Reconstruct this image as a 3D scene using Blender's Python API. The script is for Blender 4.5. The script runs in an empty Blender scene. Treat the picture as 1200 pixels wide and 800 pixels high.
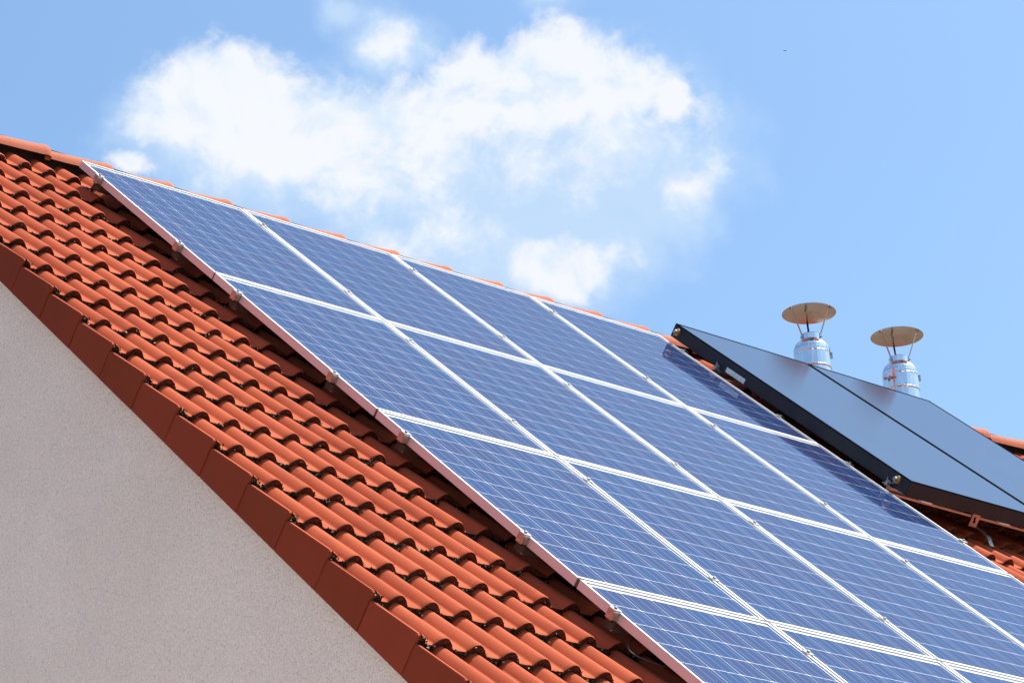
import bpy, bmesh, math, random
from mathutils import Vector, Matrix, noise

random.seed(7)
PI = math.pi
scene = bpy.context.scene
COL = scene.collection

# ------------------------------------------------------------------ camera
Z0 = 8.4                                   # height of the solar array's top edge above the ground
cd = bpy.data.cameras.new('camera')
cam = bpy.data.objects.new('camera', cd)
COL.objects.link(cam)
cd.sensor_width = 36.0
cd.lens = 101.65
cd.clip_start = 0.1
cd.clip_end = 6000
CR = Vector((0.774452, -0.631971, -0.02892))
CU = Vector((-0.222841, -0.315294, 0.922459))
CF = Vector((0.592086, 0.707956, 0.385009))
rot = Matrix((CR, CU, -CF)).transposed()
cam.matrix_world = Matrix.Translation((-6.9278, -11.7278, Z0 - 6.7015)) @ rot.to_4x4()
scene.camera = cam

# ------------------------------------------------------------------ light
SUN_EL, SUN_AZ = math.radians(64.8), math.radians(112.1)
sund = bpy.data.lights.new('sun', 'SUN')
sund.energy = 5.0
sund.angle = math.radians(0.53)
sund.color = (1.0, 0.955, 0.89)
sun = bpy.data.objects.new('sun', sund)
COL.objects.link(sun)
sv = Vector((math.cos(SUN_EL) * math.sin(SUN_AZ), math.cos(SUN_EL) * math.cos(SUN_AZ), math.sin(SUN_EL)))
sun.rotation_euler = sv.to_track_quat('Z', 'Y').to_euler()
sun.location = (10, 0, 30)
SKY_STRENGTH = 0.102
EXPOSURE = 0.68

world = bpy.data.worlds.new('World')
scene.world = world
world.use_nodes = True
wn, wl = world.node_tree.nodes, world.node_tree.links
bg = wn['Background']
bg.inputs[1].default_value = 1.0
sky = wn.new('ShaderNodeTexSky')
sky.sky_type = 'NISHITA'
sky.sun_disc = False
sky.sun_elevation = SUN_EL
sky.sun_rotation = SUN_AZ
sky.altitude = 200
sky.air_density = 1.0
sky.dust_density = 3.2
sky.ozone_density = 1.6


def wmath(op, a, b=None, c=None, clamp=False):
    n = wn.new('ShaderNodeMath')
    n.operation = op
    n.use_clamp = clamp
    for i, v in enumerate((a, b, c)):
        if v is None:
            continue
        if isinstance(v, (int, float)):
            n.inputs[i].default_value = v
        else:
            wl.new(v, n.inputs[i])
    return n.outputs[0]


def wvec(op, a, b):
    n = wn.new('ShaderNodeVectorMath')
    n.operation = op
    for i, v in enumerate((a, b)):
        if isinstance(v, (tuple, list, Vector)):
            n.inputs[i].default_value = tuple(v)
        else:
            wl.new(v, n.inputs[i])
    return n.outputs['Value'] if op in ('DOT_PRODUCT', 'LENGTH', 'DISTANCE') else n.outputs['Vector']


def wrange(v, a, b, lo=0.0, hi=1.0):
    n = wn.new('ShaderNodeMapRange')
    n.interpolation_type = 'SMOOTHSTEP'
    wl.new(v, n.inputs[0])
    n.inputs[1].default_value = a
    n.inputs[2].default_value = b
    n.inputs[3].default_value = lo
    n.inputs[4].default_value = hi
    return n.outputs[0]


def wnoise(vec, scale, detail=6, rough=0.55, dist=0.0):
    n = wn.new('ShaderNodeTexNoise')
    wl.new(vec, n.inputs['Vector'])
    n.inputs['Scale'].default_value = scale
    n.inputs['Detail'].default_value = detail
    n.inputs['Roughness'].default_value = rough
    n.inputs['Distortion'].default_value = dist
    return n.outputs


# clouds live at fixed compass directions: E / N / H is a tangent frame on the sky dome
tc = wn.new('ShaderNodeTexCoord').outputs['Generated']
fd = wvec('DOT_PRODUCT', tc, CF)
front = wrange(fd, 0.25, 0.5)
fsafe = wmath('MAXIMUM', fd, 0.05)
sx = wmath('MULTIPLY', wmath('DIVIDE', wvec('DOT_PRODUCT', tc, CR), fsafe), 3.388)
sy = wmath('MULTIPLY', wmath('DIVIDE', wvec('DOT_PRODUCT', tc, CU), fsafe), 3.388)
cmb = wn.new('ShaderNodeCombineXYZ')
wl.new(sx, cmb.inputs[0])
wl.new(sy, cmb.inputs[1])
P0 = cmb.outputs[0]
warpn = wnoise(P0, 9.0, 5, 0.55)[1]
warp = wvec('MULTIPLY', wvec('SUBTRACT', warpn, (0.5, 0.5, 0.5)), (0.085, 0.085, 0.0))
P1 = wvec('ADD', P0, warp)


def blobs(lst, p, k=0.12):
    acc = None
    for (px, py, rx, ry, *wt) in lst:
        c = ((px - 600) / 1000.0, (400 - py) / 1000.0, 0)
        d = wvec('MULTIPLY', wvec('SUBTRACT', p, c), (1000.0 / rx, 1000.0 / ry, 0))
        v = wmath('MULTIPLY', wmath('SUBTRACT', 1.0, wvec('LENGTH', d, (0, 0, 0))), wt[0] if wt else 1.0)
        acc = v if acc is None else wmath('SMOOTH_MAX', acc, v, k)
    return acc


nA = wnoise(P0, 15.0, 9, 0.62, 0.2)[0]
nB = wnoise(P0, 6.0, 6, 0.55, 0.1)[0]
nC = wmath('MULTIPLY', wmath('SUBTRACT', wnoise(P1, 42.0, 6, 0.6, 0.1)[0], 0.5), 0.38)
nAo = wmath('ADD', wmath('SUBTRACT', nA, 0.5), nC)
nBo = wmath('SUBTRACT', nB, 0.5)
bright = blobs([(275, 118, 125, 84), (205, 138, 62, 50, .85), (350, 158, 170, 88), (460, 165, 130, 72, .9), (530, 128, 90, 66, .9),
                (570, 90, 95, 68), (650, 78, 115, 62), (715, 95, 95, 66), (620, 110, 120, 62), (786, 112, 34, 42, .85),
                (815, 212, 66, 44, .5), (662, 316, 88, 42, .9), (525, 280, 90, 52, .45), (465, 48, 46, 36, .55),
                (150, 194, 30, 22, .8), (430, 210, 130, 55, .55), (740, 150, 105, 66, .65), (620, 190, 130, 60, .25)], P1, 0.2)
soft = blobs([(340, 175, 260, 135), (520, 200, 300, 155), (680, 170, 215, 165), (765, 205, 150, 125),
              (640, 290, 200, 110), (462, 52, 75, 60, .9), (540, 300, 130, 85), (225, 150, 115, 85), (405, 8, 50, 30, .6),
              (640, 6, 50, 26, .5)], P1, 0.2)
bd = wmath('ADD', bright, wmath('ADD', wmath('MULTIPLY', nAo, 0.95), wmath('MULTIPLY', nBo, 0.6)))
bden = wrange(bd, 0.0, 0.50, 0.0, 0.93)
sd_ = wmath('ADD', soft, wmath('ADD', wmath('MULTIPLY', nAo, 0.45), wmath('MULTIPLY', nBo, 0.5)))
sden = wrange(sd_, 0.0, 0.62, 0.0, 0.88)
# scattered fair-weather clouds over the rest of the dome
far = wnoise(tc, 3.2, 7, 0.58)[0]
fden = wmath('MULTIPLY', wrange(far, 0.55, 0.70, 0.0, 0.8), wrange(fd, 0.80, 0.60))
skyc = wvec('SCALE', sky.outputs[0], (0, 0, 0))
skyc.node.inputs['Scale'].default_value = SKY_STRENGTH
tint = wvec('MULTIPLY', skyc, (1.00, 1.25, 1.36))


def wmix(f, a, b):
    n = wn.new('ShaderNodeMix')
    n.data_type = 'RGBA'
    wl.new(f, n.inputs[0])
    for sock, v in ((n.inputs[6], a), (n.inputs[7], b)):
        if isinstance(v, tuple):
            sock.default_value = v
        else:
            wl.new(v, sock)
    return n.outputs[2]


K = 1.0 / (2 ** EXPOSURE)
c1 = wmix(wmath('MULTIPLY', sden, front), tint, (0.58 * K, 0.76 * K, 0.99 * K, 1))
nU = wnoise(wvec('ADD', P1, (0.012, 0.030, 0.0)), 8.0, 6, 0.55, 0.2)[0]
nD = wnoise(P1, 8.0, 6, 0.55, 0.2)[0]
relief = wrange(wmath('SUBTRACT', nD, nU), -0.16, 0.04)
ccol = wmix(relief, (0.72 * K, 0.84 * K, 1.0 * K, 1), (0.95 * K, 0.97 * K, 1.01 * K, 1))
c2 = wmix(wmath('MULTIPLY', bden, front), c1, ccol)
c3 = wmix(fden, c2, (0.9 * K, 0.93 * K, 1.0 * K, 1))
wl.new(c3, bg.inputs[0])

vs = scene.view_settings
vs.view_transform = 'Standard'
vs.look = 'None'
vs.exposure = EXPOSURE
vs.gamma = 1.0
vs.use_curve_mapping = False

# ------------------------------------------------------------------ frames of reference
TH = math.radians(41)
S, C_ = math.sin(TH), math.cos(TH)


def L(u, v, w):
    """roof coordinates (u along the ridge, v down the slope, w out of the roof) -> world"""
    return Vector((u, -v * C_ - w * S, -v * S + w * C_ + Z0))


# ------------------------------------------------------------------ materials
def material(name):
    m = bpy.data.materials.new(name)
    m.use_nodes = True
    nt = m.node_tree
    return m, nt.nodes, nt.links, nt.nodes['Principled BSDF']


def simple(name, col, rough=0.5, metal=0.0, ior=1.5, spec=0.5, var=0.0, vscale=8.0, bump=0.0, bscale=60.0):
    m, n, l, b = material(name)
    b.inputs['Base Color'].default_value = (*col, 1)
    b.inputs['Roughness'].default_value = rough
    b.inputs['Metallic'].default_value = metal
    b.inputs['IOR'].default_value = ior
    b.inputs['Specular IOR Level'].default_value = spec
    tcn = n.new('ShaderNodeTexCoord')
    if var:
        t = n.new('ShaderNodeTexNoise')
        t.inputs['Scale'].default_value = vscale
        t.inputs['Detail'].default_value = 6
        l.new(tcn.outputs['Object'], t.inputs['Vector'])
        r = n.new('ShaderNodeValToRGB')
        r.color_ramp.elements[0].position = 0.3
        r.color_ramp.elements[1].position = 0.7
        r.color_ramp.elements[0].color = (*[c * (1 - var) for c in col], 1)
        r.color_ramp.elements[1].color = (*[min(1, c * (1 + var)) for c in col], 1)
        l.new(t.outputs[0], r.inputs[0])
        l.new(r.outputs[0], b.inputs['Base Color'])
        mr = n.new('ShaderNodeMapRange')
        mr.inputs[3].default_value = max(0.02, rough * 0.8)
        mr.inputs[4].default_value = min(1, rough * 1.25)
        l.new(t.outputs[0], mr.inputs[0])
        l.new(mr.outputs[0], b.inputs['Roughness'])
    if bump:
        t2 = n.new('ShaderNodeTexNoise')
        t2.inputs['Scale'].default_value = bscale
        t2.inputs['Detail'].default_value = 4
        l.new(tcn.outputs['Object'], t2.inputs['Vector'])
        bp = n.new('ShaderNodeBump')
        bp.inputs['Strength'].default_value = bump
        bp.inputs['Distance'].default_value = 0.01
        l.new(t2.outputs[0], bp.inputs['Height'])
        l.new(bp.outputs[0], b.inputs['Normal'])
    return m


def tile_material(name, lo, hi, objvar=True, grime=1.0):
    m, n, l, b = material(name)
    tcn = n.new('ShaderNodeTexCoord')
    geo = n.new('ShaderNodeNewGeometry')
    big = n.new('ShaderNodeTexNoise')
    big.inputs['Scale'].default_value = 2.3
    big.inputs['Detail'].default_value = 5
    l.new(geo.outputs['Position'], big.inputs['Vector'])
    rr = n.new('ShaderNodeMix')
    rr.data_type = 'RGBA'
    rr.inputs[6].default_value = (*lo, 1)
    rr.inputs[7].default_value = (*hi, 1)
    if objvar:
        oi = n.new('ShaderNodeObjectInfo')
        ad = n.new('ShaderNodeMath')
        ad.operation = 'MULTIPLY_ADD'
        l.new(oi.outputs['Random'], ad.inputs[0])
        ad.inputs[1].default_value = 0.9
        ad.inputs[2].default_value = -0.45
        ad2 = n.new('ShaderNodeMath')
        ad2.operation = 'ADD'
        ad2.use_clamp = True
        l.new(ad.outputs[0], ad2.inputs[0])
        l.new(big.outputs[0], ad2.inputs[1])
        l.new(ad2.outputs[0], rr.inputs[0])
    else:
        l.new(big.outputs[0], rr.inputs[0])
    # soot and lichen specks
    sp = n.new('ShaderNodeTexNoise')
    sp.inputs['Scale'].default_value = 170.0
    sp.inputs['Detail'].default_value = 2
    l.new(geo.outputs['Position'], sp.inputs['Vector'])
    spr = n.new('ShaderNodeMapRange')
    spr.inputs[1].default_value = 0.66
    spr.inputs[2].default_value = 0.74
    spr.inputs[3].default_value = 0.0
    spr.inputs[4].default_value = 0.75 * grime
    l.new(sp.outputs[0], spr.inputs[0])
    mx = n.new('ShaderNodeMix')
    mx.data_type = 'RGBA'
    l.new(spr.outputs[0], mx.inputs[0])
    l.new(rr.outputs[2], mx.inputs[6])
    mx.inputs[7].default_value = (0.10, 0.035, 0.02, 1)
    # weathering streaks, stretched down the slope
    mp = n.new('ShaderNodeMapping')
    mp.inputs['Scale'].default_value = (38, 5, 5)
    l.new(geo.outputs['Position'], mp.inputs['Vector'])
    st = n.new('ShaderNodeTexNoise')
    st.inputs['Scale'].default_value = 1.0
    st.inputs['Detail'].default_value = 5
    l.new(mp.outputs[0], st.inputs['Vector'])
    sr = n.new('ShaderNodeMapRange')
    sr.inputs[1].default_value = 0.52
    sr.inputs[2].default_value = 0.78
    sr.inputs[3].default_value = 0.0
    sr.inputs[4].default_value = 0.42 * grime
    l.new(st.outputs[0], sr.inputs[0])
    mx2 = n.new('ShaderNodeMix')
    mx2.data_type = 'RGBA'
    l.new(sr.outputs[0], mx2.inputs[0])
    l.new(mx.outputs[2], mx2.inputs[6])
    mx2.inputs[7].default_value = (0.16, 0.045, 0.025, 1)
    l.new(mx2.outputs[2], b.inputs['Base Color'])
    b.inputs['Roughness'].default_value = 0.8
    b.inputs['Specular IOR Level'].default_value = 0.08
    bn = n.new('ShaderNodeTexNoise')
    bn.inputs['Scale'].default_value = 260
    bn.inputs['Detail'].default_value = 3
    l.new(geo.outputs['Position'], bn.inputs['Vector'])
    bp = n.new('ShaderNodeBump')
    bp.inputs['Strength'].default_value = 0.25
    bp.inputs['Distance'].default_value = 0.004
    l.new(bn.outputs[0], bp.inputs['Height'])
    l.new(bp.outputs[0], b.inputs['Normal'])
    return m


M = {}
M['tile'] = tile_material('red_clay_tile', (0.365, 0.070, 0.028), (0.455, 0.096, 0.040))
M['tile_field'] = tile_material('red_clay_tile_field', (0.365, 0.070, 0.028), (0.455, 0.096, 0.040), False)
M['verge'] = tile_material('shaded_verge_clay', (0.20, 0.033, 0.013), (0.30, 0.048, 0.020), True, 0.8)  # darker than the roof clay: the gable side's shade is in the colour
M['ridge'] = tile_material('ridge_clay', (0.42, 0.125, 0.068), (0.50, 0.155, 0.085), True, 0.6)
M['nose'] = simple('shaded_mossy_tile_edge', (0.085, 0.03, 0.02), 0.9, spec=0.06, var=0.55, vscale=60, bump=0.6, bscale=300)  # dark brown paints in the shade under the noses, along with moss and dirt
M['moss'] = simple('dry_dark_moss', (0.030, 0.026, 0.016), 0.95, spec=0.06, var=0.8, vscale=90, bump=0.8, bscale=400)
M['lichen'] = simple('pale_lichen', (0.30, 0.30, 0.22), 0.95, var=0.4, vscale=90)
M['deck'] = simple('roofing_underlay', (0.035, 0.03, 0.028), 0.9, spec=0.06, var=0.2)
M['alu'] = simple('anodised_aluminium', (0.80, 0.80, 0.81), 0.42, metal=0.55, var=0.05, vscale=3)
M['frame'] = simple('panel_frame_aluminium', (0.64, 0.63, 0.63), 0.38, metal=0.35, var=0.03, vscale=3)
M['rail'] = simple('mill_aluminium', (0.50, 0.48, 0.48), 0.30, metal=0.95, var=0.12, vscale=12)
M['bolt'] = simple('zinc_plated_steel', (0.40, 0.39, 0.37), 0.34, metal=0.9, var=0.25, vscale=60)
M['brass'] = simple('brass_fitting', (0.70, 0.46, 0.20), 0.3, metal=0.9, var=0.2, vscale=60)
M['backsheet'] = simple('white_backsheet', (0.86, 0.87, 0.88), 0.7, spec=0.0, var=0.02)
M['busbar'] = simple('silver_busbar', (0.36, 0.39, 0.47), 0.6, spec=0.0, var=0.05)
M['black'] = simple('black_anodised_casing', (0.018, 0.018, 0.023), 0.5, spec=0.25, var=0.25, vscale=5)
M['seal'] = simple('black_rubber_seal', (0.012, 0.012, 0.014), 0.7, spec=0.0, var=0.2)
M['steel'] = simple('stainless_steel', (0.84, 0.84, 0.85), 0.13, metal=1.0, var=0.06, vscale=14)
m_, n_, l_, b_ = M['steel'], M['steel'].node_tree.nodes, M['steel'].node_tree.links, M['steel'].node_tree.nodes['Principled BSDF']
tcs, mps, nzs, bps = n_.new('ShaderNodeTexCoord'), n_.new('ShaderNodeMapping'), n_.new('ShaderNodeTexNoise'), n_.new('ShaderNodeBump')
mps.inputs['Scale'].default_value = (26, 26, 1.2)
nzs.inputs['Scale'].default_value = 1.0
nzs.inputs['Detail'].default_value = 2
bps.inputs['Strength'].default_value = 0.5
bps.inputs['Distance'].default_value = 0.02
l_.new(tcs.outputs['Object'], mps.inputs[0])
l_.new(mps.outputs[0], nzs.inputs['Vector'])
l_.new(nzs.outputs[0], bps.inputs['Height'])
l_.new(bps.outputs[0], b_.inputs['Normal'])
M['cap_steel'] = simple('rolled_cap_steel', (0.60, 0.58, 0.56), 0.14, metal=1.0, var=0.14, vscale=9, bump=0.03, bscale=14)
M['cable'] = simple('black_cable', (0.02, 0.02, 0.02), 0.5, var=0.2)
M['bird'] = simple('dark_feathers', (0.05, 0.03, 0.03), 0.8, var=0.3)
M['dark_filler'] = simple('dark_filler_rubber', (0.10, 0.075, 0.06), 0.9, spec=0.1, var=0.3)
M['back'] = simple('bounce_damping_underside', (0.05, 0.05, 0.055), 0.8, spec=0.1)  # dark underside added to dim light bounced onto the tiles below


def stucco():
    m, n, l, b = material('pale_render')
    geo = n.new('ShaderNodeNewGeometry')
    a = n.new('ShaderNodeTexNoise')
    a.inputs['Scale'].default_value = 1.3
    a.inputs['Detail'].default_value = 6
    l.new(geo.outputs['Position'], a.inputs['Vector'])
    r = n.new('ShaderNodeValToRGB')
    r.color_ramp.elements[0].position = 0.32
    r.color_ramp.elements[1].position = 0.7
    r.color_ramp.elements[0].color = (0.85, 0.70, 0.605, 1)
    r.color_ramp.elements[1].color = (0.93, 0.775, 0.68, 1)
    l.new(a.outputs[0], r.inputs[0])
    g = n.new('ShaderNodeTexNoise')
    g.inputs['Scale'].default_value = 105
    g.inputs['Detail'].default_value = 4
    g.inputs['Roughness'].default_value = 0.75
    l.new(geo.outputs['Position'], g.inputs['Vector'])
    mr = n.new('ShaderNodeMapRange')
    mr.inputs[1].default_value = 0.3
    mr.inputs[2].default_value = 0.7
    mr.inputs[3].default_value = 0.76
    mr.inputs[4].default_value = 1.16
    l.new(g.outputs[0], mr.inputs[0])
    pt = n.new('ShaderNodeTexNoise')
    pt.inputs['Scale'].default_value = 190
    pt.inputs['Detail'].default_value = 1
    l.new(geo.outputs['Position'], pt.inputs['Vector'])
    pr = n.new('ShaderNodeMapRange')
    pr.inputs[1].default_value = 0.27
    pr.inputs[2].default_value = 0.35
    pr.inputs[3].default_value = 0.35
    pr.inputs[4].default_value = 1.0
    l.new(pt.outputs[0], pr.inputs[0])
    mu = n.new('ShaderNodeMath')
    mu.operation = 'MULTIPLY'
    l.new(mr.outputs[0], mu.inputs[0])
    l.new(pr.outputs[0], mu.inputs[1])
    sc = n.new('ShaderNodeVectorMath')
    sc.operation = 'SCALE'
    l.new(r.outputs[0], sc.inputs[0])
    l.new(mu.outputs[0], sc.inputs['Scale'])
    l.new(sc.outputs[0], b.inputs['Base Color'])
    b.inputs['Roughness'].default_value = 0.9
    b.inputs['Specular IOR Level'].default_value = 0.2
    bp = n.new('ShaderNodeBump')
    bp.inputs['Strength'].default_value = 0.9
    bp.inputs['Distance'].default_value = 0.006
    l.new(g.outputs[0], bp.inputs['Height'])
    l.new(bp.outputs[0], b.inputs['Normal'])
    return m


M['stucco'] = stucco()


def cell_material():
    m, n, l, b = material('polycrystalline_cell')
    oi = n.new('ShaderNodeObjectInfo')
    geo = n.new('ShaderNodeNewGeometry')
    vo = n.new('ShaderNodeTexVoronoi')
    vo.inputs['Scale'].default_value = 75
    l.new(geo.outputs['Position'], vo.inputs['Vector'])
    sep = n.new('ShaderNodeSeparateColor')
    l.new(vo.outputs['Color'], sep.inputs[0])
    ad = n.new('ShaderNodeMath')
    ad.operation = 'MULTIPLY_ADD'
    l.new(sep.outputs[0], ad.inputs[0])
    ad.inputs[1].default_value = 0.2
    mm = n.new('ShaderNodeMath')
    mm.operation = 'MULTIPLY'
    l.new(oi.outputs['Random'], mm.inputs[0])
    mm.inputs[1].default_value = 0.8
    l.new(mm.outputs[0], ad.inputs[2])
    r = n.new('ShaderNodeValToRGB')
    e = r.color_ramp.elements
    e[0].position, e[0].color = 0.0, (0.026, 0.036, 0.125, 1)
    e[1].position, e[1].color = 1.0, (0.014, 0.048, 0.160, 1)
    x = e.new(0.5)
    x.color = (0.020, 0.041, 0.140, 1)
    l.new(ad.outputs[0], r.inputs[0])
    l.new(r.outputs[0], b.inputs['Base Color'])
    b.inputs['Roughness'].default_value = 0.6
    b.inputs['Specular IOR Level'].default_value = 0.0
    return m


M['cell'] = cell_material()


def glass_material(name, ior, rough, tint=(0.97, 0.98, 0.98)):
    m = bpy.data.materials.new(name)
    m.use_nodes = True
    n, l = m.node_tree.nodes, m.node_tree.links
    n.clear()
    out = n.new('ShaderNodeOutputMaterial')
    mix = n.new('ShaderNodeMixShader')
    tr = n.new('ShaderNodeBsdfTransparent')
    tr.inputs[0].default_value = (*tint, 1)
    gl = n.new('ShaderNodeBsdfGlossy')
    gl.inputs['Roughness'].default_value = rough
    fr = n.new('ShaderNodeFresnel')
    fr.inputs[0].default_value = ior
    tcn = n.new('ShaderNodeTexCoord')
    t = n.new('ShaderNodeTexNoise')
    t.inputs['Scale'].default_value = 2.0
    t.inputs['Detail'].default_value = 5
    l.new(tcn.outputs['Object'], t.inputs['Vector'])
    mr = n.new('ShaderNodeMapRange')
    mr.inputs[3].default_value = 0.95
    mr.inputs[4].default_value = 1.05
    l.new(t.outputs[0], mr.inputs[0])
    mu = n.new('ShaderNodeMath')
    mu.operation = 'MULTIPLY'
    mu.use_clamp = True
    l.new(fr.outputs[0], mu.inputs[0])
    l.new(mr.outputs[0], mu.inputs[1])
    l.new(mu.outputs[0], mix.inputs[0])
    l.new(tr.outputs[0], mix.inputs[1])
    l.new(gl.outputs[0], mix.inputs[2])
    l.new(mix.outputs[0], out.inputs[0])
    return m


M['pv_glass'] = glass_material('antireflective_solar_glass', 1.42, 0.03)


def collector_glass():
    """etched solar glass over a black absorber: dark body, soft Fresnel sheen"""
    m = glass_material('etched_collector_glass', 5.0, 0.17)
    n, l = m.node_tree.nodes, m.node_tree.links
    out = next(x for x in n if x.type == 'OUTPUT_MATERIAL')
    mix = out.inputs[0].links[0].from_node
    gl = mix.inputs[2].links[0].from_node
    gl.distribution = 'BECKMANN'
    df = n.new('ShaderNodeBsdfDiffuse')
    df.inputs[0].default_value = (0.04, 0.07, 0.13, 1)
    l.new(df.outputs[0], mix.inputs[1])
    return m


M['absorber'] = collector_glass()


def sticker_material():
    m, n, l, b = material('printed_type_label')
    tcn = n.new('ShaderNodeTexCoord')
    sep = n.new('ShaderNodeSeparateXYZ')
    l.new(tcn.outputs['Generated'], sep.inputs[0])
    wv = n.new('ShaderNodeTexNoise')
    mp = n.new('ShaderNodeMapping')
    mp.inputs['Scale'].default_value = (1, 14, 9)
    l.new(tcn.outputs['Generated'], mp.inputs[0])
    l.new(mp.outputs[0], wv.inputs[0])
    wv.inputs['Scale'].default_value = 1.0
    wv.inputs['Detail'].default_value = 3
    r = n.new('ShaderNodeValToRGB')
    r.color_ramp.elements[0].position = 0.40
    r.color_ramp.elements[1].position = 0.50
    r.color_ramp.elements[0].color = (0.30, 0.31, 0.33, 1)
    r.color_ramp.elements[1].color = (0.72, 0.75, 0.76, 1)
    l.new(wv.outputs[0], r.inputs[0])
    l.new(r.outputs[0], b.inputs['Base Color'])
    b.inputs['Roughness'].default_value = 0.5
    return m


M['paper'] = sticker_material()


def grass_material():
    m, n, l, b = material('dry_bare_field')
    geo = n.new('ShaderNodeNewGeometry')
    t = n.new('ShaderNodeTexNoise')
    t.inputs['Scale'].default_value = 0.6
    t.inputs['Detail'].default_value = 9
    l.new(geo.outputs['Position'], t.inputs['Vector'])
    r = n.new('ShaderNodeValToRGB')
    r.color_ramp.elements[0].color = (0.085, 0.046, 0.027, 1)
    r.color_ramp.elements[1].color = (0.12, 0.072, 0.042, 1)
    l.new(t.outputs[0], r.inputs[0])
    l.new(r.outputs[0], b.inputs['Base Color'])
    b.inputs['Roughness'].default_value = 0.95
    return m


def bounce_yard_material():
    return simple('pale_bounce_gravel', (0.62, 0.53, 0.45), 0.9, var=0.2, vscale=3, bump=0.4, bscale=30)


M['grass'] = grass_material()
M['bounce_yard'] = bounce_yard_material()


# ------------------------------------------------------------------ object helpers
def link(name, mesh, parent=None):
    o = bpy.data.objects.new(name, mesh)
    COL.objects.link(o)
    if parent is not None:
        o.parent = parent
    return o


def mesh_of(name, verts, faces, mats, midx=None, smooth=False):
    me = bpy.data.meshes.new(name)
    me.from_pydata([tuple(v) for v in verts], [], faces)
    for m in (mats if isinstance(mats, (list, tuple)) else [mats]):
        me.materials.append(m)
    if midx:
        me.polygons.foreach_set('material_index', midx)
    if smooth:
        me.polygons.foreach_set('use_smooth', [True] * len(me.polygons))
    me.update()
    return me


def thing(name, label, cat, loc, rot=(0, 0, 0), group=None):
    o = bpy.data.objects.new(name, None)
    COL.objects.link(o)
    o.location = loc
    o.rotation_euler = rot
    o.empty_display_size = 0.1
    o['label'] = label
    o['category'] = cat
    if group:
        o['group'] = group
    return o


class MB:
    """collects shapes into one mesh"""
    def __init__(self):
        self.v, self.f, self.m = [], [], []

    def add(self, vs_, fs, mi=0):
        n = len(self.v)
        self.v += [Vector(x) for x in vs_]
        self.f += [tuple(i + n for i in f) for f in fs]
        self.m += [mi] * len(fs)

    def box(self, x0, y0, z0, x1, y1, z1, mi=0):
        self.add([(x0, y0, z0), (x1, y0, z0), (x1, y1, z0), (x0, y1, z0), (x0, y0, z1), (x1, y0, z1), (x1, y1, z1), (x0, y1, z1)],
                 [(0, 3, 2, 1), (4, 5, 6, 7), (0, 1, 5, 4), (1, 2, 6, 5), (2, 3, 7, 6), (3, 0, 4, 7)], mi)

    def tube(self, pts, r, n=8, mi=0, cap=True):
        pts = [Vector(p) for p in pts]
        rs = r if isinstance(r, (list, tuple)) else [r] * len(pts)
        base = len(self.v)
        for i, p in enumerate(pts):
            d = (pts[min(i + 1, len(pts) - 1)] - pts[max(i - 1, 0)]).normalized()
            a = d.cross(Vector((0.13, 0.27, 0.95))).normalized()
            b = d.cross(a)
            for k in range(n):
                t = 2 * PI * k / n
                self.v.append(p + (a * math.cos(t) + b * math.sin(t)) * rs[i])
        for i in range(len(pts) - 1):
            for k in range(n):
                k2 = (k + 1) % n
                self.f.append((base + i * n + k, base + i * n + k2, base + (i + 1) * n + k2, base + (i + 1) * n + k))
                self.m.append(mi)
        if cap:
            self.f.append(tuple(base + k for k in range(n - 1, -1, -1)))
            self.f.append(tuple(base + (len(pts) - 1) * n + k for k in range(n)))
            self.m += [mi, mi]

    def strap(self, pts, wdir, w, t, mi=0):
        """flat bar along pts, width w along wdir, thickness t"""
        pts = [Vector(p) for p in pts]
        wd = Vector(wdir).normalized()
        base = len(self.v)
        for i, p in enumerate(pts):
            d = (pts[min(i + 1, len(pts) - 1)] - pts[max(i - 1, 0)]).normalized()
            nn = d.cross(wd).normalized()
            for (a, b) in ((-1, -1), (1, -1), (1, 1), (-1, 1)):
                self.v.append(p + wd * (a * w / 2) + nn * (b * t / 2))
        for i in range(len(pts) - 1):
            for k in range(4):
                k2 = (k + 1) % 4
                self.f.append((base + i * 4 + k, base + i * 4 + k2, base + (i + 1) * 4 + k2, base + (i + 1) * 4 + k))
                self.m.append(mi)
        e = base + (len(pts) - 1) * 4
        self.f += [(base + 3, base + 2, base + 1, base), (e, e + 1, e + 2, e + 3)]
        self.m += [mi, mi]

    def lathe(self, prof, n=64, mi=0, closed=False):
        base = len(self.v)
        for (r, z) in prof:
            for k in range(n):
                t = 2 * PI * k / n
                self.v.append(Vector((r * math.cos(t), r * math.sin(t), z)))
        m_ = len(prof)
        for i in range(m_ if closed else m_ - 1):
            j = (i + 1) % m_
            for k in range(n):
                k2 = (k + 1) % n
                self.f.append((base + i * n + k, base + i * n + k2, base + j * n + k2, base + j * n + k))
                self.m.append(mi)

    def mesh(self, name, mats, smooth=False):
        return mesh_of(name, self.v, self.f, mats, self.m, smooth)

    def build(self, name, mats, parent=None, smooth=False):
        return link(name, self.mesh(name, mats, smooth), parent)


def sharp_by_angle(me, deg=35):
    bm = bmesh.new()
    bm.from_mesh(me)
    for e in bm.edges:
        if len(e.link_faces) == 2 and e.calc_face_angle(0) > math.radians(deg):
            e.smooth = False
    bm.to_mesh(me)
    bm.free()


def bevel_mesh(me, w=0.002, seg=1):
    bm = bmesh.new()
    bm.from_mesh(me)
    bmesh.ops.remove_doubles(bm, verts=bm.verts, dist=1e-6)
    bmesh.ops.bevel(bm, geom=list(bm.edges), offset=w, segments=seg, affect='EDGES', clamp_overlap=True)
    bm.to_mesh(me)
    bm.free()


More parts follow.
